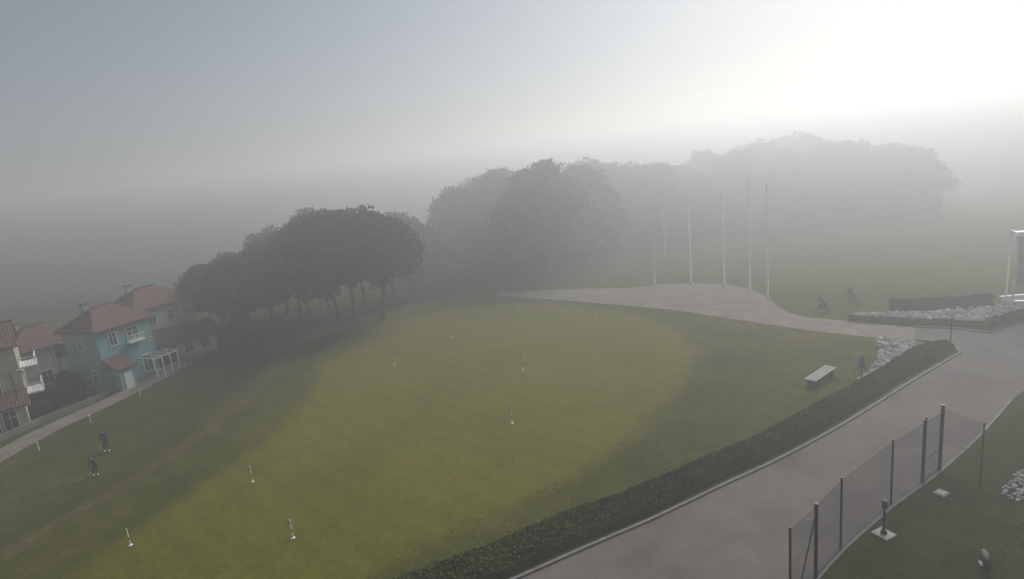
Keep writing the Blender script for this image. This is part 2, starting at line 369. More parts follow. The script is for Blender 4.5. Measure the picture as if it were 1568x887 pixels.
# ---------------------------------------------------------------- trees
def tree_mesh(name,seed,Ht=10.0,R=5.0,n=15000,low=0.34):
    rng=np.random.default_rng(seed); mb=MB()
    lean=rng.normal(0,.3,2); fork=Ht*(rng.uniform(.14,.18) if low<.15 else low+.02)
    base=Vector((0,0,-.3)); f=Vector((lean[0],lean[1],fork))
    mb.tube([base,(0,0,.25),(lean[0]*.4,lean[1]*.4,fork*.5),f],[.34,.24,.20,.18],8)
    lob=[]
    nl=46
    for i in range(nl):
        r=R*0.88*math.sqrt((i+.5)/nl); th=i*2.399+rng.uniform(-.4,.4)
        dome=1-(r/R)**2.6
        z=Ht*(low+.14+ (0.88-low-.14)*dome*rng.uniform(.82,1.0)) + rng.normal(0,.15)
        lr=R*rng.uniform(.14,.26)
        lob.append((r*math.cos(th),r*math.sin(th),z,lr,rng.uniform(.55,.8)))
    for i in range(22 if low<.15 else 14):
        r=R*.75*math.sqrt(rng.uniform()); th=rng.uniform(0,6.28); lob.append((r*math.cos(th),r*math.sin(th),Ht*rng.uniform(low+.08,.62),R*rng.uniform(.18,.28),.7))
    lobA=np.array(lob)
    for i in rng.choice(len(lob),14,replace=False):
        l=lob[i]; e=Vector((l[0],l[1],l[2]-.2)); m_=f.lerp(e,.5)+Vector((0,0,-.35)); mb.tube([f,m_,e],[.15,.09,.04],5,cap=False)
    w=lobA[:,3]**2; w/=w.sum(); k=rng.choice(len(lob),n,p=w)
    d=rng.normal(size=(n,3)); d/=np.linalg.norm(d,axis=1)[:,None]
    rad=np.where(rng.uniform(size=n)<.7,rng.uniform(.82,1.18,n),rng.uniform(.3,.9,n))
    bump=1+0.16*np.sin(d[:,0]*7+k)*np.sin(d[:,1]*7+k*2)*1.0+0.1*np.sin(d[:,2]*9+k)
    C=np.stack([lobA[k,0]+d[:,0]*rad*bump*lobA[k,3],lobA[k,1]+d[:,1]*rad*bump*lobA[k,3],lobA[k,2]+d[:,2]*rad*bump*lobA[k,3]*lobA[k,4]],1)
    lt=rng.uniform(-.18,.18,len(lob))
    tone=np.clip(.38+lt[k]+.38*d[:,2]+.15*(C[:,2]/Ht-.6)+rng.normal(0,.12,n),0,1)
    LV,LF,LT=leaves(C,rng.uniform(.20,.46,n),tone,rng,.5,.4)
    b0=len(mb.V)
    V=np.vstack([np.array(mb.V),LV]); Fc=mb.F+(LF+b0).tolist()
    me=bpy.data.meshes.new(name); me.from_pydata(V.tolist(),[],Fc); me.materials.append(M_bark); me.materials.append(M_pine)
    mi=np.concatenate([np.zeros(len(mb.F)),np.ones(len(LF))]).astype(np.int32); me.polygons.foreach_set('material_index',mi)
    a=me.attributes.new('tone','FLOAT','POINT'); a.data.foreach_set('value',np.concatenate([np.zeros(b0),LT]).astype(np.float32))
    me.update(); return me
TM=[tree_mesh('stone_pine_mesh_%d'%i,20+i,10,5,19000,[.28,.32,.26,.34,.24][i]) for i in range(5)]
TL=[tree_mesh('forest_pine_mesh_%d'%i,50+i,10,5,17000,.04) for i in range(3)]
def plant(name,u,v,vtop,wpx,k,parent=None,rot=None,lowc=False):
    B=G(u,v); h=height_to(B,vtop); w=width_at(B,wpx)
    o=bpy.data.objects.new(name,TL[k%3] if lowc else TM[k%5]); o.location=B; o.scale=(w/10,w/10*1.0,h/9.6); o.rotation_euler=(0,0,rot if rot is not None else random.uniform(0,6.28))
    link(o,parent); return o
near=[(392,522,386,130),(345,515,403,115),(420,512,374,130),(463,502,353,130),(482,508,333,125),(522,500,316,140),(545,494,320,130),(587,490,319,160),(632,462,338,130),(330,505,402,95),(505,478,314,130),(560,470,319,130),(440,482,350,120),(605,462,322,140),(375,492,385,120),(655,455,358,95)]
for i,(u,v,t,w) in enumerate(near): plant('stone_pine',u,v,t,w,i)
mid=[(706,425,280,95),(735,415,266,110),(838,418,243,140),(770,408,254,120),(800,402,248,120),(868,400,245,120),(905,398,246,110),(650,440,345,70),(750,395,262,120),(780,395,252,120)]
for i,(u,v,t,w) in enumerate(mid): plant('stone_pine',u,v,t,w,i+2,lowc=(i not in(2,)))
far=empty('distant_tree_line')
for i in range(30):
    u=900+i*17+random.uniform(-8,8); top=np.interp(u,[880,960,1030,1060,1130,1210,1290,1380,1440,1500],[244,238,248,238,212,202,207,216,235,265])+random.choice([-6,0,5,12,18])
    base=np.interp(u,[880,1100,1250,1450],[384,348,332,322])+random.uniform(-6,6)
    plant('forest_pine_%d'%i,u,base,top,random.uniform(70,130),i,far,lowc=True)
def cypress(u,v,vt):
    rng=np.random.default_rng(5); B=G(u,v); h=height_to(B,vt); n=5000
    z=rng.uniform(.04,1,n); r=.07*h*np.sin(np.pi*np.clip(z,0,1)**.6)*rng.uniform(.6,1.05,n)+.05; th=rng.uniform(0,6.28,n)
    C=np.stack([r*np.cos(th),r*np.sin(th),z*h],1); LV,LF,LT=leaves(C,rng.uniform(.3,.55,n),np.clip(rng.normal(.35,.15,n),0,1),rng,.4,1.5)
    mb=MB(); mb.tube([(0,0,-.2),(0,0,h*.9)],[.2,.05],6); b0=len(mb.V)
    o=meshobj('cypress_tree',np.vstack([np.array(mb.V),LV]).tolist(),mb.F+(LF+b0).tolist(),[M_bark,M_shrub],None,[0]*len(mb.F)+[1]*len(LF),np.concatenate([np.zeros(b0),LT])); o.location=B
cypress(679,425,303)
def shrub(u,v,wpx,hm,seed,name='garden_shrub'):
    rng=np.random.default_rng(seed); B=G(u,v); R=width_at(B,wpx)/2; n=2600
    lob=[(rng.uniform(-.5,.5)*R,rng.uniform(-.5,.5)*R,hm*rng.uniform(.35,.65),rng.uniform(.4,.6)) for _ in range(6)]; L=np.array(lob); k=rng.integers(0,6,n)
    d=rng.normal(size=(n,3)); d/=np.linalg.norm(d,axis=1)[:,None]; s=L[k,3]*rng.uniform(.75,1.1,n)
    C=np.stack([L[k,0]+d[:,0]*s*R,L[k,1]+d[:,1]*s*R,np.abs(L[k,2]+d[:,2]*s*hm*.8)],1)
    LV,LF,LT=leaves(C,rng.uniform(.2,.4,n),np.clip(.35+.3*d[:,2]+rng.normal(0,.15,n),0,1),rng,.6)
    mb=MB(); 
    for q in lob[:4]: mb.tube([(0,0,-.1),(q[0],q[1],q[2])],[.06,.03],5)
    b0=len(mb.V)
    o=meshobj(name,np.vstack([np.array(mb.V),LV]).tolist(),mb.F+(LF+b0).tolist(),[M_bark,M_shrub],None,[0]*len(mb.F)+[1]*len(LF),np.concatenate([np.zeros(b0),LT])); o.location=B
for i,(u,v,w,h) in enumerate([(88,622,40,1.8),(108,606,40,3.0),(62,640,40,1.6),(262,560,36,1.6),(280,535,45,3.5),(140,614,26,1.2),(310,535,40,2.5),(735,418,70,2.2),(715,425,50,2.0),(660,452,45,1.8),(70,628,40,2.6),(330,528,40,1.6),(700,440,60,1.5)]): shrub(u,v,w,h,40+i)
# ---------------------------------------------------------------- houses
def window(mb,x,z,w,h,y,shut=False):
    mb.box((x,y-.01,z),(w,.06,h),1)
    t=.08
    for dx in(-w/2,w/2): mb.box((x+dx,y-.04,z),(t,.14,h+2*t),0)
    for dz in(-h/2-t/2,h/2+t/2): mb.box((x,y-.043,z+dz),(w+t*.9,.15,t),0)
    mb.box((x,y-.035,z),(t*.6,.08,h-.02),0); mb.box((x,y-.047,z+h*.15),(w-.1,.06,t*.5),0)
def house(name,P,rz,w,d,h,rh,wall,windows,side=[],hip=False,over=.5,chim=True,side2=[]):
    e=empty(name,P,rz); mb=MB()
    V=[(-w/2,-d/2,-1),(w/2,-d/2,-1),(w/2,d/2,-1),(-w/2,d/2,-1),(-w/2,-d/2,h),(w/2,-d/2,h),(w/2,d/2,h),(-w/2,d/2,h)]
    Fc=[(0,1,5,4),(1,2,6,5),(2,3,7,6),(3,0,4,7)]
    if not hip:
        V+=[(-w/2,0,h+rh),(w/2,0,h+rh)]; Fc+=[(5,6,9),(7,4,8)]
    mb.add(V,Fc,0); mb.obj('walls',wall,e)
    o=over; k=rh/(d/2); rb=MB(); th=.18
    hx=max(.2,(w/2-d/2*.75)) if hip else w/2+o*.7
    E=[(-w/2-o,-d/2-o,h-k*o+.02),(w/2+o,-d/2-o,h-k*o+.02),(w/2+o,d/2+o,h-k*o+.02),(-w/2-o,d/2+o,h-k*o+.02),(-hx,0,h+rh+.02),(hx,0,h+rh+.02)]
    T=[(a,b,c+th) for a,b,c in E]
    if not hip:
        for L_ in (E,T):
            for i,sx in((0,-1),(3,-1),(1,1),(2,1)): L_[i]=(sx*(w/2+o*.7),L_[i][1],L_[i][2])
    top=[(0,1,5,4),(2,3,4,5),(1,2,5),(3,0,4)]
    if not hip: top=top[:2]
    Fr=[tuple(i+6 for i in f) for f in top]+[f[::-1] for f in top]
    bd=[(0,1),(2,3)]+([(1,2),(3,0)] if hip else [(1,5),(5,2),(3,4),(4,0)])
    Fr+=[(a,b,b+6,a+6) for a,b in bd]
    rb.add(E+T,Fr,0); rb.tube([(T[4][0],0,T[4][2]+.03),(T[5][0],0,T[5][2]+.03)],.14,6); rb.obj('tiled_roof',M_roof,e)
    wb=MB()
    for x,z,ww,hh in windows: window(wb,x,z,ww,hh,-d/2)
    if windows: wb.obj('front_windows',[M_white,M_glass],e)
    if side:
        wb=MB()
        for x,z,ww,hh in side: window(wb,x,z,ww,hh,-w/2)
        q=wb.obj('side_windows',[M_white,M_glass],e); q.rotation_euler=(0,0,-math.pi/2)
    if side2:
        wb=MB()
        for x,z,ww,hh in side2: window(wb,x,z,ww,hh,-w/2)
        q=wb.obj('gable_windows',[M_white,M_glass],e); q.rotation_euler=(0,0,math.pi/2)
    if chim:
        cb=MB(); cb.box((-w*.22,d*.12,h+rh*.9),(.6,.6,1.7),0); cb.box((-w*.22,d*.12,h+rh*.9+.93),(.8,.8,.14),1); cb.obj('chimney',[wall,M_roof],e)
    gb=MB(); gb.tube([(-w/2-.4,-d/2-o-.06,h-k*o+.1),(w/2+.4,-d/2-o-.06,h-k*o+.1)],.08,6); gb.obj('gutter',M_roof,e)
    return e
def face(P,ex=0.0): return -math.atan2(P.x,P.y)+ex
P=G(184,582)
th=house('teal_house',P,face(P,.6),6.8,5.6,7.4,1.9,M_teal,[(-1.6,5.8,.9,1.5),(.9,5.8,1.5,1.5),(1.9,1.6,1.2,2.1),(-.8,1.9,1.1,1.4)],[(0,5.6,.8,1.3),(1.2,1.8,.9,1.3)],hip=True)
bb=MB(); y0=-2.8
bb.box((.9,y0-.36,4.8),(2.0,.7,.14),0)
for i in range(11): bb.box((-.05+i*.19,y0-.68,5.25),(.04,.04,.8),0)
bb.box((.9,y0-.68,5.67),(2.05,.07,.07),0); bb.obj('balcony',[M_white],th)
pg=MB()
for x in(.9,2.0,3.1,4.2): pg.box((x,-5.2,1.2),(.12,.12,2.4),0); pg.box((x,-4.05,2.52),(.1,2.4,.12),0)
pg.box((2.55,-5.2,2.42),(3.6,.12,.12),0)
for x in np.arange(.9,4.3,.3): pg.box((x,-5.2,.5),(.05,.04,.9),0)
pg.box((2.55,-5.2,.97),(3.3,.06,.06),0); pg.obj('pergola',[M_white],th)
pc=MB(); pc.box((-2.2,-3.75,1.2),(2.0,1.9,2.6),1); pc.add([(-3.5,-5.0,2.5),(-.9,-5.0,2.5),(-.9,-2.81,3.7),(-3.5,-2.81,3.7),(-3.5,-5.0,2.66),(-.9,-5.0,2.66),(-.9,-2.81,3.86),(-3.5,-2.81,3.86)],[(3,2,1,0),(4,5,6,7),(0,1,5,4),(1,2,6,5),(3,0,4,7)],0)
pc.box((-2.2,-4.73,1.0),(1,.08,2),2); pc.obj('porch',[M_roof,M_teal,M_white],th)
P=G(246,540)
house('white_house',P,face(P,.5),8.0,7,7.4,2.0,M_whouse,[(-2,5.6,1,1.3),(.6,5.6,1,1.3),(2.8,5.6,1,1.3),(-1,2,1,1.3),(2.2,2,1.4,1.4)],[(0,5.5,1,1.3)],chim=True,hip=True)
P=G(285,540)
house('low_red_roof_house',P,face(P,.2),7,5,2.4,1.4,M_whouse,[(-2,1.3,1.0,1.4),(0,1.3,1.2,1.4),(2,1.3,1.2,1.4)],chim=False)
P=G(76,586)
house('village_house',P,face(P,.3),7.0,6.5,5.4,2.0,M_whouse,[(-2.2,4.0,1.0,1.2),(1,4.0,1.6,1.3),(-1,1.5,1.2,1.6),(2.4,1.5,1.2,1.6)],chim=True,hip=True)
P=G(-12,650)
ch=house('cream_house',P,face(P,-.1),7,6,8.3,1.8,M_cream,[(1.2,7.0,1.1,1.7),(1.2,4.2,1.1,1.8),(-1,4.2,.8,1.2),(-1,7,.8,1.2),(1.0,1.3,1.2,2.1)],side2=[(-1.5,6.9,1.0,1.6),(-1.5,4.1,1.0,1.8)],chim=True)
bb=MB()
for z in(2.9,5.7):
    bb.box((4.2,-1.4,z),(1.4,3.2,.18),0)
    for i in range(14): bb.box((4.86,-2.9+i*.23,z+.5),(.04,.04,.85),0)
    for i in range(6): bb.box((3.6+i*.23,-2.96,z+.5),(.04,.04,.85),0)
    bb.box((4.86,-1.4,z+.95),(.08,3.2,.07),0); bb.box((4.2,-2.96,z+.95),(1.34,.08,.07),0)
bb.obj('balconies',[M_white],ch)
pc=MB(); pc.box((.5,-4.1,1.1),(5.5,2.1,2.5),1); pc.add([(-2.6,-5.7,2.4),(3.6,-5.7,2.4),(3.6,-3.01,3.5),(-2.6,-3.01,3.5),(-2.6,-5.7,2.58),(3.6,-5.7,2.58),(3.6,-3.01,3.68),(-2.6,-3.01,3.68)],[(3,2,1,0),(4,5,6,7),(0,1,5,4),(1,2,6,5),(3,0,4,7)],0)
n0=len(pc.F)
for x in(-.9,.5,1.9): window(pc,x,1.25,1.1,1.9,-5.16)
pc.M=[m if i<n0 else (2 if m==0 else 3) for i,m in enumerate(pc.M)]
pc.obj('veranda',[M_roof,M_cream,M_white,M_glass],ch)
mb=MB(); wl=resample([G(*p) for p in [(-30,690),(60,650),(130,622),(215,580),(262,556)]],2); strip(mb,wl,.25,.7,-.1); mb.obj('garden_wall',M_path)
mb=MB()
for i,p in enumerate(resample([G(*p) for p in [(-40,742),(60,690),(215,606),(330,540)]],5.5)):
    mb.tube([p+Vector((0,0,-.1)),p+Vector((0,0,.7))],.05,8); mb.ball(p+Vector((0,0,.72)),.08)
mb.obj('bollard_row',M_white)
def village_lamp(u,v,vt):
    B=G(u,v); h=height_to(B,vt); mb=MB(); mb.tube([(0,0,-.2),(0,0,.8),(0,0,h)],[.09,.06,.04],8); mb.tube([(0,0,h-.05),(.35,0,h+.12),(.8,0,h+.14)],.03,6); mb.box((.95,0,h+.12),(.5,.2,.09),1,bev=.03)
    o=mb.obj('street_lamp',[M_black,M_alu]); o.location=B
village_lamp(100,590,528); village_lamp(40,655,570)
# ---------------------------------------------------------------- flag poles and lamps
def flagpole(u,v,vt):
    B=G(u,v); h=height_to(B,vt); mb=MB()
    mb.tube([(0,0,0),(0,0,.06)],.3,12,1); mb.tube([(0,0,.05),(0,0,.3),(0,0,.31),(0,0,h)],[.15,.15,.12,.07],10,0)
    mb.ball((0,0,h+.06),(.12,.12,.09),0); mb.tube([(.14,0,1.2),(.16,0,h*.5),(.1,0,h-.1)],.008,4,1); mb.box((.13,0,1.3),(.06,.04,.16),1); mb.box((.08,0,h-.12),(.14,.05,.06),1)
    o=mb.obj('flagpole',[M_white,M_alu],None,True); o.location=B
for u,v,t in [(1058.5,436,318),(1109,438,290),(1148.5,445,275),(1175.5,455,283)]: flagpole(u,v,t)
def streetlamp(u,v,vt,arms=2):
    B=G(u,v); h=height_to(B,vt); mb=MB(); mb.tube([(0,0,0),(0,0,.05)],.25,10,0); mb.tube([(0,0,0),(0,0,1),(0,0,h)],[.14,.12,.08],10,0)
    for s in((1,-1) if arms==2 else (1,)):
        mb.tube([(0,0,h-.08),(s*.35,0,h+.02),(s*.5,0,h+.03)],.045,6,0); mb.box((s*.72,0,h+.02),(.62,.3,.14),1,bev=.04)
    o=mb.obj('street_lamp',[M_white,M_alu]); o.location=B; o.rotation_euler=(0,0,-.25)
streetlamp(1003,437,335); streetlamp(1019,395,325)
# ---------------------------------------------------------------- fence
def fence_post(mb,B,T,r): mb.tube([B,B+Vector((0,0,T))],r,8,0); mb.tube([B+Vector((0,0,T)),B+Vector((0,0,T+.04))],r*1.15,8,0)
def mesh_panel(mb,A,B,h,sp=.13,t=.006):
    D=B-A; L=D.length; d=D/L; up=Vector((0,0,1)); n=d.cross(up); z0=.06
    def seg(p,q,w=t):
        dd=(q-p).normalized(); s=dd.cross(n).normalized()*w/2; k=n*w/2
        mb.add([p-s-k,p+s-k,p+k*1.2,q-s-k,q+s-k,q+k*1.2],[(0,1,4,3),(1,2,5,4),(2,0,3,5)],1)
    hh=h-z0
    x=-hh
    while x<L:
        for sgn in(1,-1):
            x0,x1=(x,x+hh)
            a=max(x0,0); b=min(x1,L)
            if b-a>.02:
                fa=(a-x0); fb=(b-x0)
                za,zb=(fa,fb) if sgn==1 else (hh-fa,hh-fb)
                seg(A+d*a+up*(z0+za),A+d*b+up*(z0+zb))
        x+=sp
    for z in(z0,h*.5,h-.03): seg(A+up*z,B+up*z,.014)
fb=[flat(*p) for p in [(1210,925),(1249,884),(1287,838),(1364,772),(1412,738)]]
ft=[None,774,729,678,642]
hs=[height_to(fb[i],ft[i]) for i in range(1,5)]; fh=sum(hs)/4
fe=empty('chain_link_fence'); mb=MB()
for i,p in enumerate(fb): fence_post(mb,p,fh,.05 if i not in(4,1) else .075)
for a,b in zip(fb[:-1],fb[1:]): mesh_panel(mb,a,b,fh-.08)
C1=flat(1438.5,719); C2=flat(1500,749)
h1=height_to(C1,621); fence_post(mb,C1,h1,.085); fence_post(mb,C2,height_to(C2,648),.035)
fence_post(mb,fb[4]+(C1-fb[4])*.05,h1*.97,.05)
mesh_panel(mb,C1,C2,height_to(C2,650)); 
mb.tube([fb[1]+Vector((0,0,fh*.9)),fb[1]+(fb[0]-fb[1]).normalized()*1.5],.03,6,0)
mb.obj('posts_and_mesh',[M_black,M_wire],fe)
gt=MB(); a,b=fb[4],C1; d=(b-a).normalized(); a2=a+d*.15; b2=b-d*.15
for z in(.15,1.2,fh-.15): gt.tube([a2+Vector((0,0,z)),b2+Vector((0,0,z))],.025,6,0)
for p in(a2,b2): gt.tube([p+Vector((0,0,.15)),p+Vector((0,0,fh-.15))],.03,6,0)
mesh_panel(gt,a2,b2,fh-.15); gt.obj('gate',[M_black,M_wire],fe)
mb=MB(); strip(mb,resample([flat(*p) for p in [(1230,905),(1251,889),(1292,843),(1367,777),(1414,743),(1441,722),(1500,668),(1548,614)]],1),.13,.08,-.02); mb.obj('fence_edging',M_kerb)
# ---------------------------------------------------------------- bench etc
def obj_between(name,build,pa,pb,mats):
    A=flat(*pa);B=flat(*pb); c=(A+B)/2; d=B-A; mb=MB(); build(mb,d.length); o=mb.obj(name,mats); o.location=c; o.rotation_euler=(0,0,math.atan2(d.y,d.x)); return o
def bench(mb,L):
    for i in range(4): mb.box((0,-.33+i*.22,.62),(L,.185,.07),0,bev=.015)
    for x in(-L*.36,L*.36):
        mb.box((x,0,.29),(.22,.7,.58),1,bev=.03)
    mb.box((0,0,.30),(L*.72,.1,.12),1)
o=obj_between('park_bench',bench,(1240,595),(1272,573),[M_conc,M_black])
B=flat(1441,757); mb=MB(); mb.box((0,0,.05),(.62,.5,.1),0,bev=.03); mb.box((0,0,.11),(.5,.38,.03),0,bev=.01); o=mb.obj('manhole_slab',[M_conc]); o.location=B; o.rotation_euler=(0,0,.5)
B=flat(1353,820); h=height_to(B,768); mb=MB(); mb.box((0,0,.06),(.75,.75,.12),0,bev=.03); mb.tube([(0,0,.1),(0,0,h*.85)],[.06,.045],8,1); mb.tube([(0,0,h*.82),(0,0,h*.87),(0,0,h)],[.11,.12,.1],10,1); mb.ball((0,0,h),(.13,.13,.06),1); mb.tube([(0,0,.12),(0,0,.3)],[.14,.1],8,1)
mb.tube([(-.12,0,h*.55),(.15,0,h*.6)],.03,6,1)
o=mb.obj('garden_lamp',[M_conc,M_black]); o.location=B; o.rotation_euler=(0,0,.4)
B=flat(1508,866); mb=MB(); mb.tube([(0,0,0),(0,0,.25)],.06,8,1); mb.ball((0,0,.38),(.19,.40,.15),1,16,10,Matrix.Rotation(.3,3,'X')); mb.ball((0,0,.42),(.13,.32,.13),0,16,10,Matrix.Rotation(.3,3,'X')); mb.tube([(0,-.36,.28),(0,-.44,.26)],[.16,.13],12,1); mb.box((0,0,.03),(.4,.4,.06),1,bev=.01)
o=mb.obj('garden_floodlight',[M_kerb,M_black]); o.location=B; o.rotation_euler=(0,0,-.5)
B=flat(1319,581); h=height_to(B,546); mb=MB(); mb.tube([(0,0,0),(0,0,h*.6)],.06,8,1); mb.box((0,0,h*.62),(.34,.26,.55),0,bev=.06); mb.box((0,0,h*.86),(.26,.2,.4),0,bev=.05); mb.tube([(0,0,h*.9),(0,0,h)],.05,8,1); mb.ball((0,0,h),.1,1); mb.tube([(0,0,0),(0,0,.08)],.25,10,1); mb.tube([(.17,0,h*.5),(.3,0,h*.35)],.05,6,1)
o=mb.obj('golf_ball_washer',[M_blue,M_black]); o.location=B
B=flat(1455,532); h=height_to(B,476); mb=MB(); mb.tube([(0,0,0),(0,0,h)],.045,8,0); mb.box((-.1,-.07,h-.22),(.7,.05,.42),1,bev=.015); mb.box((-.1,-.1,h-.22),(.6,.02,.32),2); mb.tube([(0,0,0),(0,0,.05)],.16,8,0)
o=mb.obj('direction_sign',[M_black,M_alu,M_white]); o.location=B; o.rotation_euler=(0,0,-.5)
B=flat(1549,472); h=height_to(B,356); mb=MB(); Lc=9.0
arc=[(-.15,h*.30),(-.28,h*.55),(-.2,h*.8),(.1,h*.94),(.6,h*.99),(1.3,h)]
for i in range(4):
    y=i*Lc/3
    mb.tube([(y,0,0),(y,-.15,h*.3)]+[(y,a,z) for a,z in arc],[.09]*8,8,0)
    mb.tube([(y,1.6,0),(y,1.5,h*.9),(y,1.3,h)],.08,8,0)
for a,z in [arc[0],arc[1],arc[2],arc[3],arc[5]]: mb.tube([(-.1,a,z),(Lc+.1,a,z)],.05,6,0)
V=[];Fc=[]
for j,(a,z) in enumerate(arc): V+=[(0,a+.03,z-.01),(Lc,a+.03,z-.01)]
for j in range(len(arc)-1): Fc.append((2*j,2*j+1,2*j+3,2*j+2))
mb.add(V,Fc,1); mb.box((Lc/2,.8,.5),(Lc*.9,.5,.08),0,bev=.02)
for x in(1,Lc-1): mb.box((x,.8,.23),(.1,.4,.46),0)
for i in range(4): mb.box((i*Lc/3,0,.04),(.4,.4,.08),2)
o=mb.obj('curved_glass_shelter',[M_white,M_panel,M_conc]); o.location=B; o.rotation_euler=(0,0,-.42)
mb=MB(); strip(mb,[flat(1530,466),flat(1600,460)],.3,.8); mb.obj('low_white_wall',M_white)
# ---------------------------------------------------------------- green flags
def pin(u,v,vt,ang):
    B=G(u,v); h=height_to(B,vt); mb=MB(); mb.tube([(0,0,0),(0,0,h)],.03,8,0); mb.tube([(0,0,h*.35),(0,0,h*.5)],.033,8,1)
    V=[];Fc=[]
    for i in range(6):
        t=i/5; y=.04*math.sin(t*7)
        for s,zz in((1,h*.99-.02-t*.06),(0,h*.80+t*.04)): V.append((.02+t*.16,y,zz))
    for i in range(5): Fc.append((2*i,2*i+2,2*i+3,2*i+1))
    mb.add(V,Fc,1); mb.add([(x,y+.006,z) for x,y,z in V],[f[::-1] for f in Fc],1)
    mb.tube([(0,0,.013),(0,0,.016)],.11,12,2); mb.ball((0,0,h+.02),.035,0)
    mb.tube([(0,0,.016),(0,0,.05)],[.09,.03],10,0)
    o=mb.obj('golf_flag',[M_white,M_red,M_white]); o.location=B; o.rotation_euler=(0,0,ang)
for u,v,t in [(200,835,811),(387,738,715),(449,824,797),(784,648,626),(604,560,543),(801,566,546),(913,487,475),(692,516,505),(795,475,464)]: pin(u,v,t,random.uniform(2.4,3.6))
# ---------------------------------------------------------------- people
M_skin=mat('skin',(0.45,0.27,0.2),0.6,0.05,8,0); M_hair=mat('dark_hair',(0.03,0.02,0.015),0.7,0.1,8,0)
M_jack=mat('dark_jacket',(0.03,0.032,0.04),0.85,0.2,4,0); M_trou=mat('dark_trousers',(0.025,0.025,0.03),0.85,0.2,4,0); M_grey=mat('grey_jumper',(0.05,0.048,0.045),0.85,0.2,4,0)
def person(name,B,rz,J,top,leg,scale=1.0,props=None):
    V=[];E=[];Rr=[]
    def v(p,r): V.append(p); Rr.append(r); return len(V)-1
    def e(a,b): E.append((a,b))
    pel=v(J['pel'],.145); sp=v(J['sp'],.135); ch_=v(J['ch'],.155); nk=v(J['nk'],.06); hb=v(J['hb'],.055)
    e(pel,sp);e(sp,ch_);e(ch_,nk);e(nk,hb)
    for s in('L','R'):
        hi=v(J['hip'+s],.105);kn=v(J['kn'+s],.068);an=v(J['an'+s],.045);to=v(J['to'+s],.04)
        e(pel,hi);e(hi,kn);e(kn,an);e(an,to)
        sh=v(J['sh'+s],.075);el=v(J['el'+s],.052);wr=v(J['wr'+s],.03)
        e(ch_,sh);e(sh,el);e(el,wr)
        W=Vector(J['wr'+s]); El=Vector(J['el'+s]); d=(W-El).normalized(); side=d.cross(Vector((0,1,0.3))).normalized()
        pl=v(tuple(W+d*.07),.028); e(wr,pl); pc_=W+d*.08
        for k,(o_,ln) in enumerate([(-.03,.065),(-.01,.08),(.01,.075),(.03,.06)]):
            q=v(tuple(pc_+side*o_+d*.02),.010); r1=v(tuple(pc_+side*o_+d*(.02+ln*.5)+d.cross(side)*.01),.009); r2=v(tuple(pc_+side*o_*.9+d*(.01+ln*.8)+d.cross(side)*.035),.008)
            e(pl,q);e(q,r1);e(r1,r2)
        tq=v(tuple(W+d*.04-side*.035),.011); t2=v(tuple(W+d*.09-side*.05+d.cross(side)*.02),.009); e(wr,tq);e(tq,t2)
    me=bpy.data.meshes.new(name); me.from_pydata(V,E,[]); ob=link(bpy.data.objects.new('tmp_skin',me))
    md=ob.modifiers.new('skin','SKIN'); 
    for i,r in enumerate(Rr): me.skin_vertices[0].data[i].radius=(r,r)
    me.skin_vertices[0].data[0].use_root=True
    sd=ob.modifiers.new('sub','SUBSURF'); sd.levels=1; sd.render_levels=1
    dg=bpy.context.evaluated_depsgraph_get(); m2=bpy.data.meshes.new_from_object(ob.evaluated_get(dg))
    mb=MB(); VV=[tuple(x.co) for x in m2.vertices]; FF=[tuple(p.vertices) for p in m2.polygons]
    bones=[('pel','sp',0),('sp','ch',0),('ch','nk',0),('nk','hb',2)]
    for s in 'LR': bones+=[('hip'+s,'kn'+s,1),('kn'+s,'an'+s,1),('an'+s,'to'+s,3),('sh'+s,'el'+s,0),('el'+s,'wr'+s,0),('ch','sh'+s,0),('pel','hip'+s,1)]
    def near_bone(c):
        best=9;mm=0
        for a,b,m_ in bones:
            A=Vector(J[a]);Bv=Vector(J[b]);AB=Bv-A;t=max(0,min(1,(c-A).dot(AB)/max(AB.length_squared,1e-6)));d=(c-(A+AB*t)).length
            if d<best:
                best=d;mm=m_
                if a.startswith('el') and t>.97: mm=2
        return mm
    mb.add(VV,FF,0); mb.M=[near_bone(sum((Vector(VV[i]) for i in f),Vector())/len(f)) for f in FF]
    H_=Vector(J['hb']); hd=(Vector(J['hb'])-Vector(J['nk'])).normalized(); fw=Vector(J['look']).normalized(); fw=(fw-hd*fw.dot(hd)).normalized(); rt=fw.cross(hd)
    R=Matrix((rt,fw,hd)).transposed(); c=H_+hd*.1
    mb.ball(c,(.075,.095,.118),2,14,10,R); mb.ball(c+R@Vector((0,.02,-.06)),(.055,.07,.06),2,10,7,R)
    mb.ball(c+R@Vector((0,-.014,.025)),(.083,.098,.108),4,14,10,R)
    mb.ball(c+R@Vector((0,.098,-.012)),(.013,.02,.022),2,8,6,R)
    for s in(-1,1):
        mb.ball(c+R@Vector((s*.03,.084,.005)),(.012,.008,.008),4,8,5,R); mb.ball(c+R@Vector((s*.078,-.005,-.01)),(.012,.022,.032),2,8,6,R)
    mb.box(c+R@Vector((0,.088,-.05)),(.04,.008,.008),5)
    if props: props(mb,J)
    bpy.data.objects.remove(ob)
    o=mb.obj(name,[top,leg,M_skin,M_white,M_hair,M_red,M_alu,M_black],None,True); o.location=B; o.rotation_euler=(0,0,rz); o.scale=(scale,)*3; return o
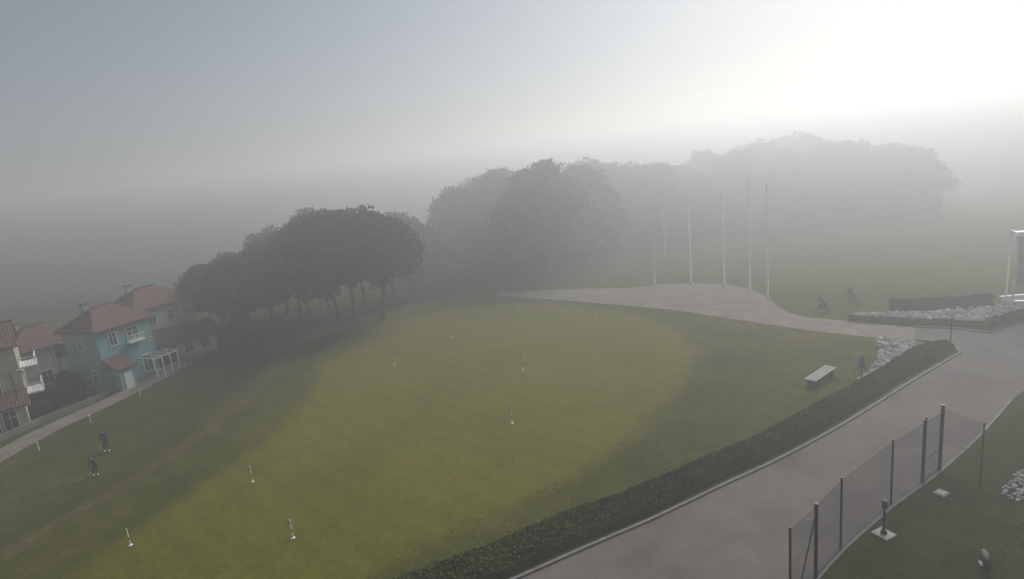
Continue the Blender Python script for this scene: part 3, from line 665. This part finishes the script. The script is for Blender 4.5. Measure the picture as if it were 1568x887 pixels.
def joints(bend=0.0,crouch=0.0,hands=None,step=0.0,look=(0,1,-.2),dz=0):
    c=crouch; J={}
    J['pel']=(0,-.12*bend*2,.96-c); b=bend
    def up(d,z): return (0,J['pel'][1]+math.sin(b)*d,J['pel'][2]+math.cos(b)*d)
    J['sp']=up(.2,0);J['ch']=up(.42,0);J['nk']=up(.57,0);J['hb']=up(.63,0); J['look']=look
    for s,x in(('L',-1),('R',1)):
        st=step*x
        J['hip'+s]=(x*.1,J['pel'][1],.9-c); J['kn'+s]=(x*.13,.05+c*.7+st*.6,.5-c*.35); J['an'+s]=(x*.15,-.03+st,.09); J['to'+s]=(x*.17,.15+st,.045)
        S=up(.47,0); J['sh'+s]=(x*.18,S[1],S[2])
        hp=hands[0 if s=='L' else 1] if hands else (x*.27,.08,.85)
        mid=(Vector(J['sh'+s])+Vector(hp))/2+Vector((x*.05,-.06,-.03)); J['el'+s]=tuple(mid); J['wr'+s]=hp
    return J
def club(mb,J):
    p=(Vector(J['wrL'])+Vector(J['wrR']))/2+Vector((0,.06,-.04)); tip=Vector((.05,p.y+.32,.03)); d=(p-tip).normalized()
    mb.tube([p+d*.15,p-d*.1],.014,6,7); mb.tube([p-d*.08,tip],.008,6,6); mb.ball(tip+Vector((.03,0,0)),(.06,.03,.03),7)
def psc(B,vt,hh=1.72): return height_to(B,vt)/hh
B=G(165,691); person('golfer',B,face(B,math.pi*.8),joints(.25,.04,[(-.06,.36,.92),(.06,.36,.90)],look=(0,1,-.6)),M_jack,M_trou,psc(B,658,1.68),club)
B=G(148,727); person('golfer',B,face(B,math.pi*.8),joints(.42,.08,[(-.06,.42,.78),(.06,.42,.76)],look=(0,1,-.8)),M_grey,M_trou,psc(B,699,1.6),club)
B=G(1258,478); person('golfer',B,face(B,math.pi*.55),joints(.5,.06,[(-.05,.42,.8),(.06,.42,.78)],step=.1,look=(0,1,-.8)),M_grey,M_trou,psc(B,450,1.6),club)
B=G(1302,462); person('golfer',B,face(B,math.pi),joints(.05,0,None,step=.12),M_jack,M_trou,psc(B,438,1.75),None)
def golfbag(u,v,vt,ang):
    B=G(u,v); h=height_to(B,vt); s=h/1.25; mb=MB()
    a=Vector((0,0,.22)); b=Vector((0,.28,1.0))
    mb.tube([a,a.lerp(b,.1),a.lerp(b,.9),b],[.13,.145,.14,.155],12,0); mb.ball((0,.28,.55),(.1,.1,.22),2)
    for i in range(7):
        x=random.uniform(-.08,.08);y=random.uniform(-.06,.06); e=b+Vector((x,y+.06,.2+random.uniform(0,.1))); mb.tube([b+Vector((x*.6,y*.6,0)),e],.01,5,1); mb.ball(e,(.05,.03,.03),1,6,5)
    for x in(-.3,.3):
        pts=[(x,.0+math.cos(t)*.15,.15+math.sin(t)*.15) for t in np.linspace(0,2*math.pi,15)]; mb.tube(pts,.022,6,2,cap=False); mb.tube([(x-.03*np.sign(x),0,.15),(x,0,.15)],.05,8,1)
        for t in range(5): mb.tube([(x,0,.15),(x,math.cos(t*1.257)*.14,.15+math.sin(t*1.257)*.14)],.008,4,1)
    mb.tube([(-.3,0,.15),(.3,0,.15)],.015,6,1); mb.tube([(0,0,.15),(0,-.2,.7),(0,-.45,1.1)],.018,6,1); mb.tube([(-.1,-.45,1.1),(.1,-.45,1.1)],.022,6,2)
    mb.tube([(0,.0,.15),(0,.4,.05)],.015,6,1)
    o=mb.obj('golf_trolley_bag',[M_jack,M_alu,M_black]); o.location=B; o.rotation_euler=(0,0,ang); o.scale=(s,)*3
golfbag(1267,478,460,1.0); golfbag(1310,463,447,2.2)
# ---------------------------------------------------------------- fog (real scattering volumes: thin haze + denser banks beyond the lawn)
def fogbox(name,c,sz,dens,rz,g):
    mb=MB(); mb.box((0,0,0),sz); fog=mb.obj(name,[]); fog.location=c; fog.rotation_euler=(0,0,rz)
    m=bpy.data.materials.new(name+'_volume'); m.use_nodes=True; nt=m.node_tree; nt.nodes.clear(); out=nt.nodes.new('ShaderNodeOutputMaterial')
    vs=nt.nodes.new('ShaderNodeVolumeScatter'); vs.inputs['Color'].default_value=(1,1,1,1); vs.inputs['Density'].default_value=dens; vs.inputs['Anisotropy'].default_value=g
    nt.links.new(vs.outputs[0],out.inputs['Volume']); fog.data.materials.clear(); fog.data.materials.append(m)
fogbox('fog',(0,300,5),(1700,1500,54),0.0056,0,.48)
a=math.radians(-17); c=Vector((0,74,0))+Vector((-math.sin(a),math.cos(a),0))*300
fogbox('fog_bank',(c.x,c.y,0),(1500,600,48),0.007,a,.48)
a=math.radians(-10); c=Vector((0,108,0))+Vector((-math.sin(a),math.cos(a),0))*280
fogbox('fog_bank',(c.x,c.y,0),(1400,560,44),0.013,a,.48)
# ---------------------------------------------------------------- light
SE,SA=math.radians(37),math.radians(38)
w=bpy.data.worlds.new('World'); scene.world=w; w.use_nodes=True; nt=w.node_tree; bg=nt.nodes['Background']
sk=nt.nodes.new('ShaderNodeTexSky'); sk.sky_type='NISHITA'; sk.sun_disc=False; sk.sun_elevation=SE; sk.sun_rotation=SA; sk.dust_density=1.5
hs_=nt.nodes.new('ShaderNodeHueSaturation'); hs_.inputs['Saturation'].default_value=0.62
nt.links.new(sk.outputs[0],hs_.inputs['Color']); nt.links.new(hs_.outputs[0],bg.inputs['Color']); bg.inputs['Strength'].default_value=0.066
sv=Vector((math.sin(SA)*math.cos(SE),math.cos(SA)*math.cos(SE),math.sin(SE)))
ld=bpy.data.lights.new('sun','SUN'); ld.energy=4.7; ld.angle=math.radians(40); ld.color=(1,.985,.95)
lo=bpy.data.objects.new('sun',ld); scene.collection.objects.link(lo); lo.rotation_euler=(-sv).to_track_quat('-Z','Y').to_euler(); lo.location=(0,0,60)
scene.view_settings.view_transform='Standard'; scene.view_settings.look='None'; scene.view_settings.exposure=0
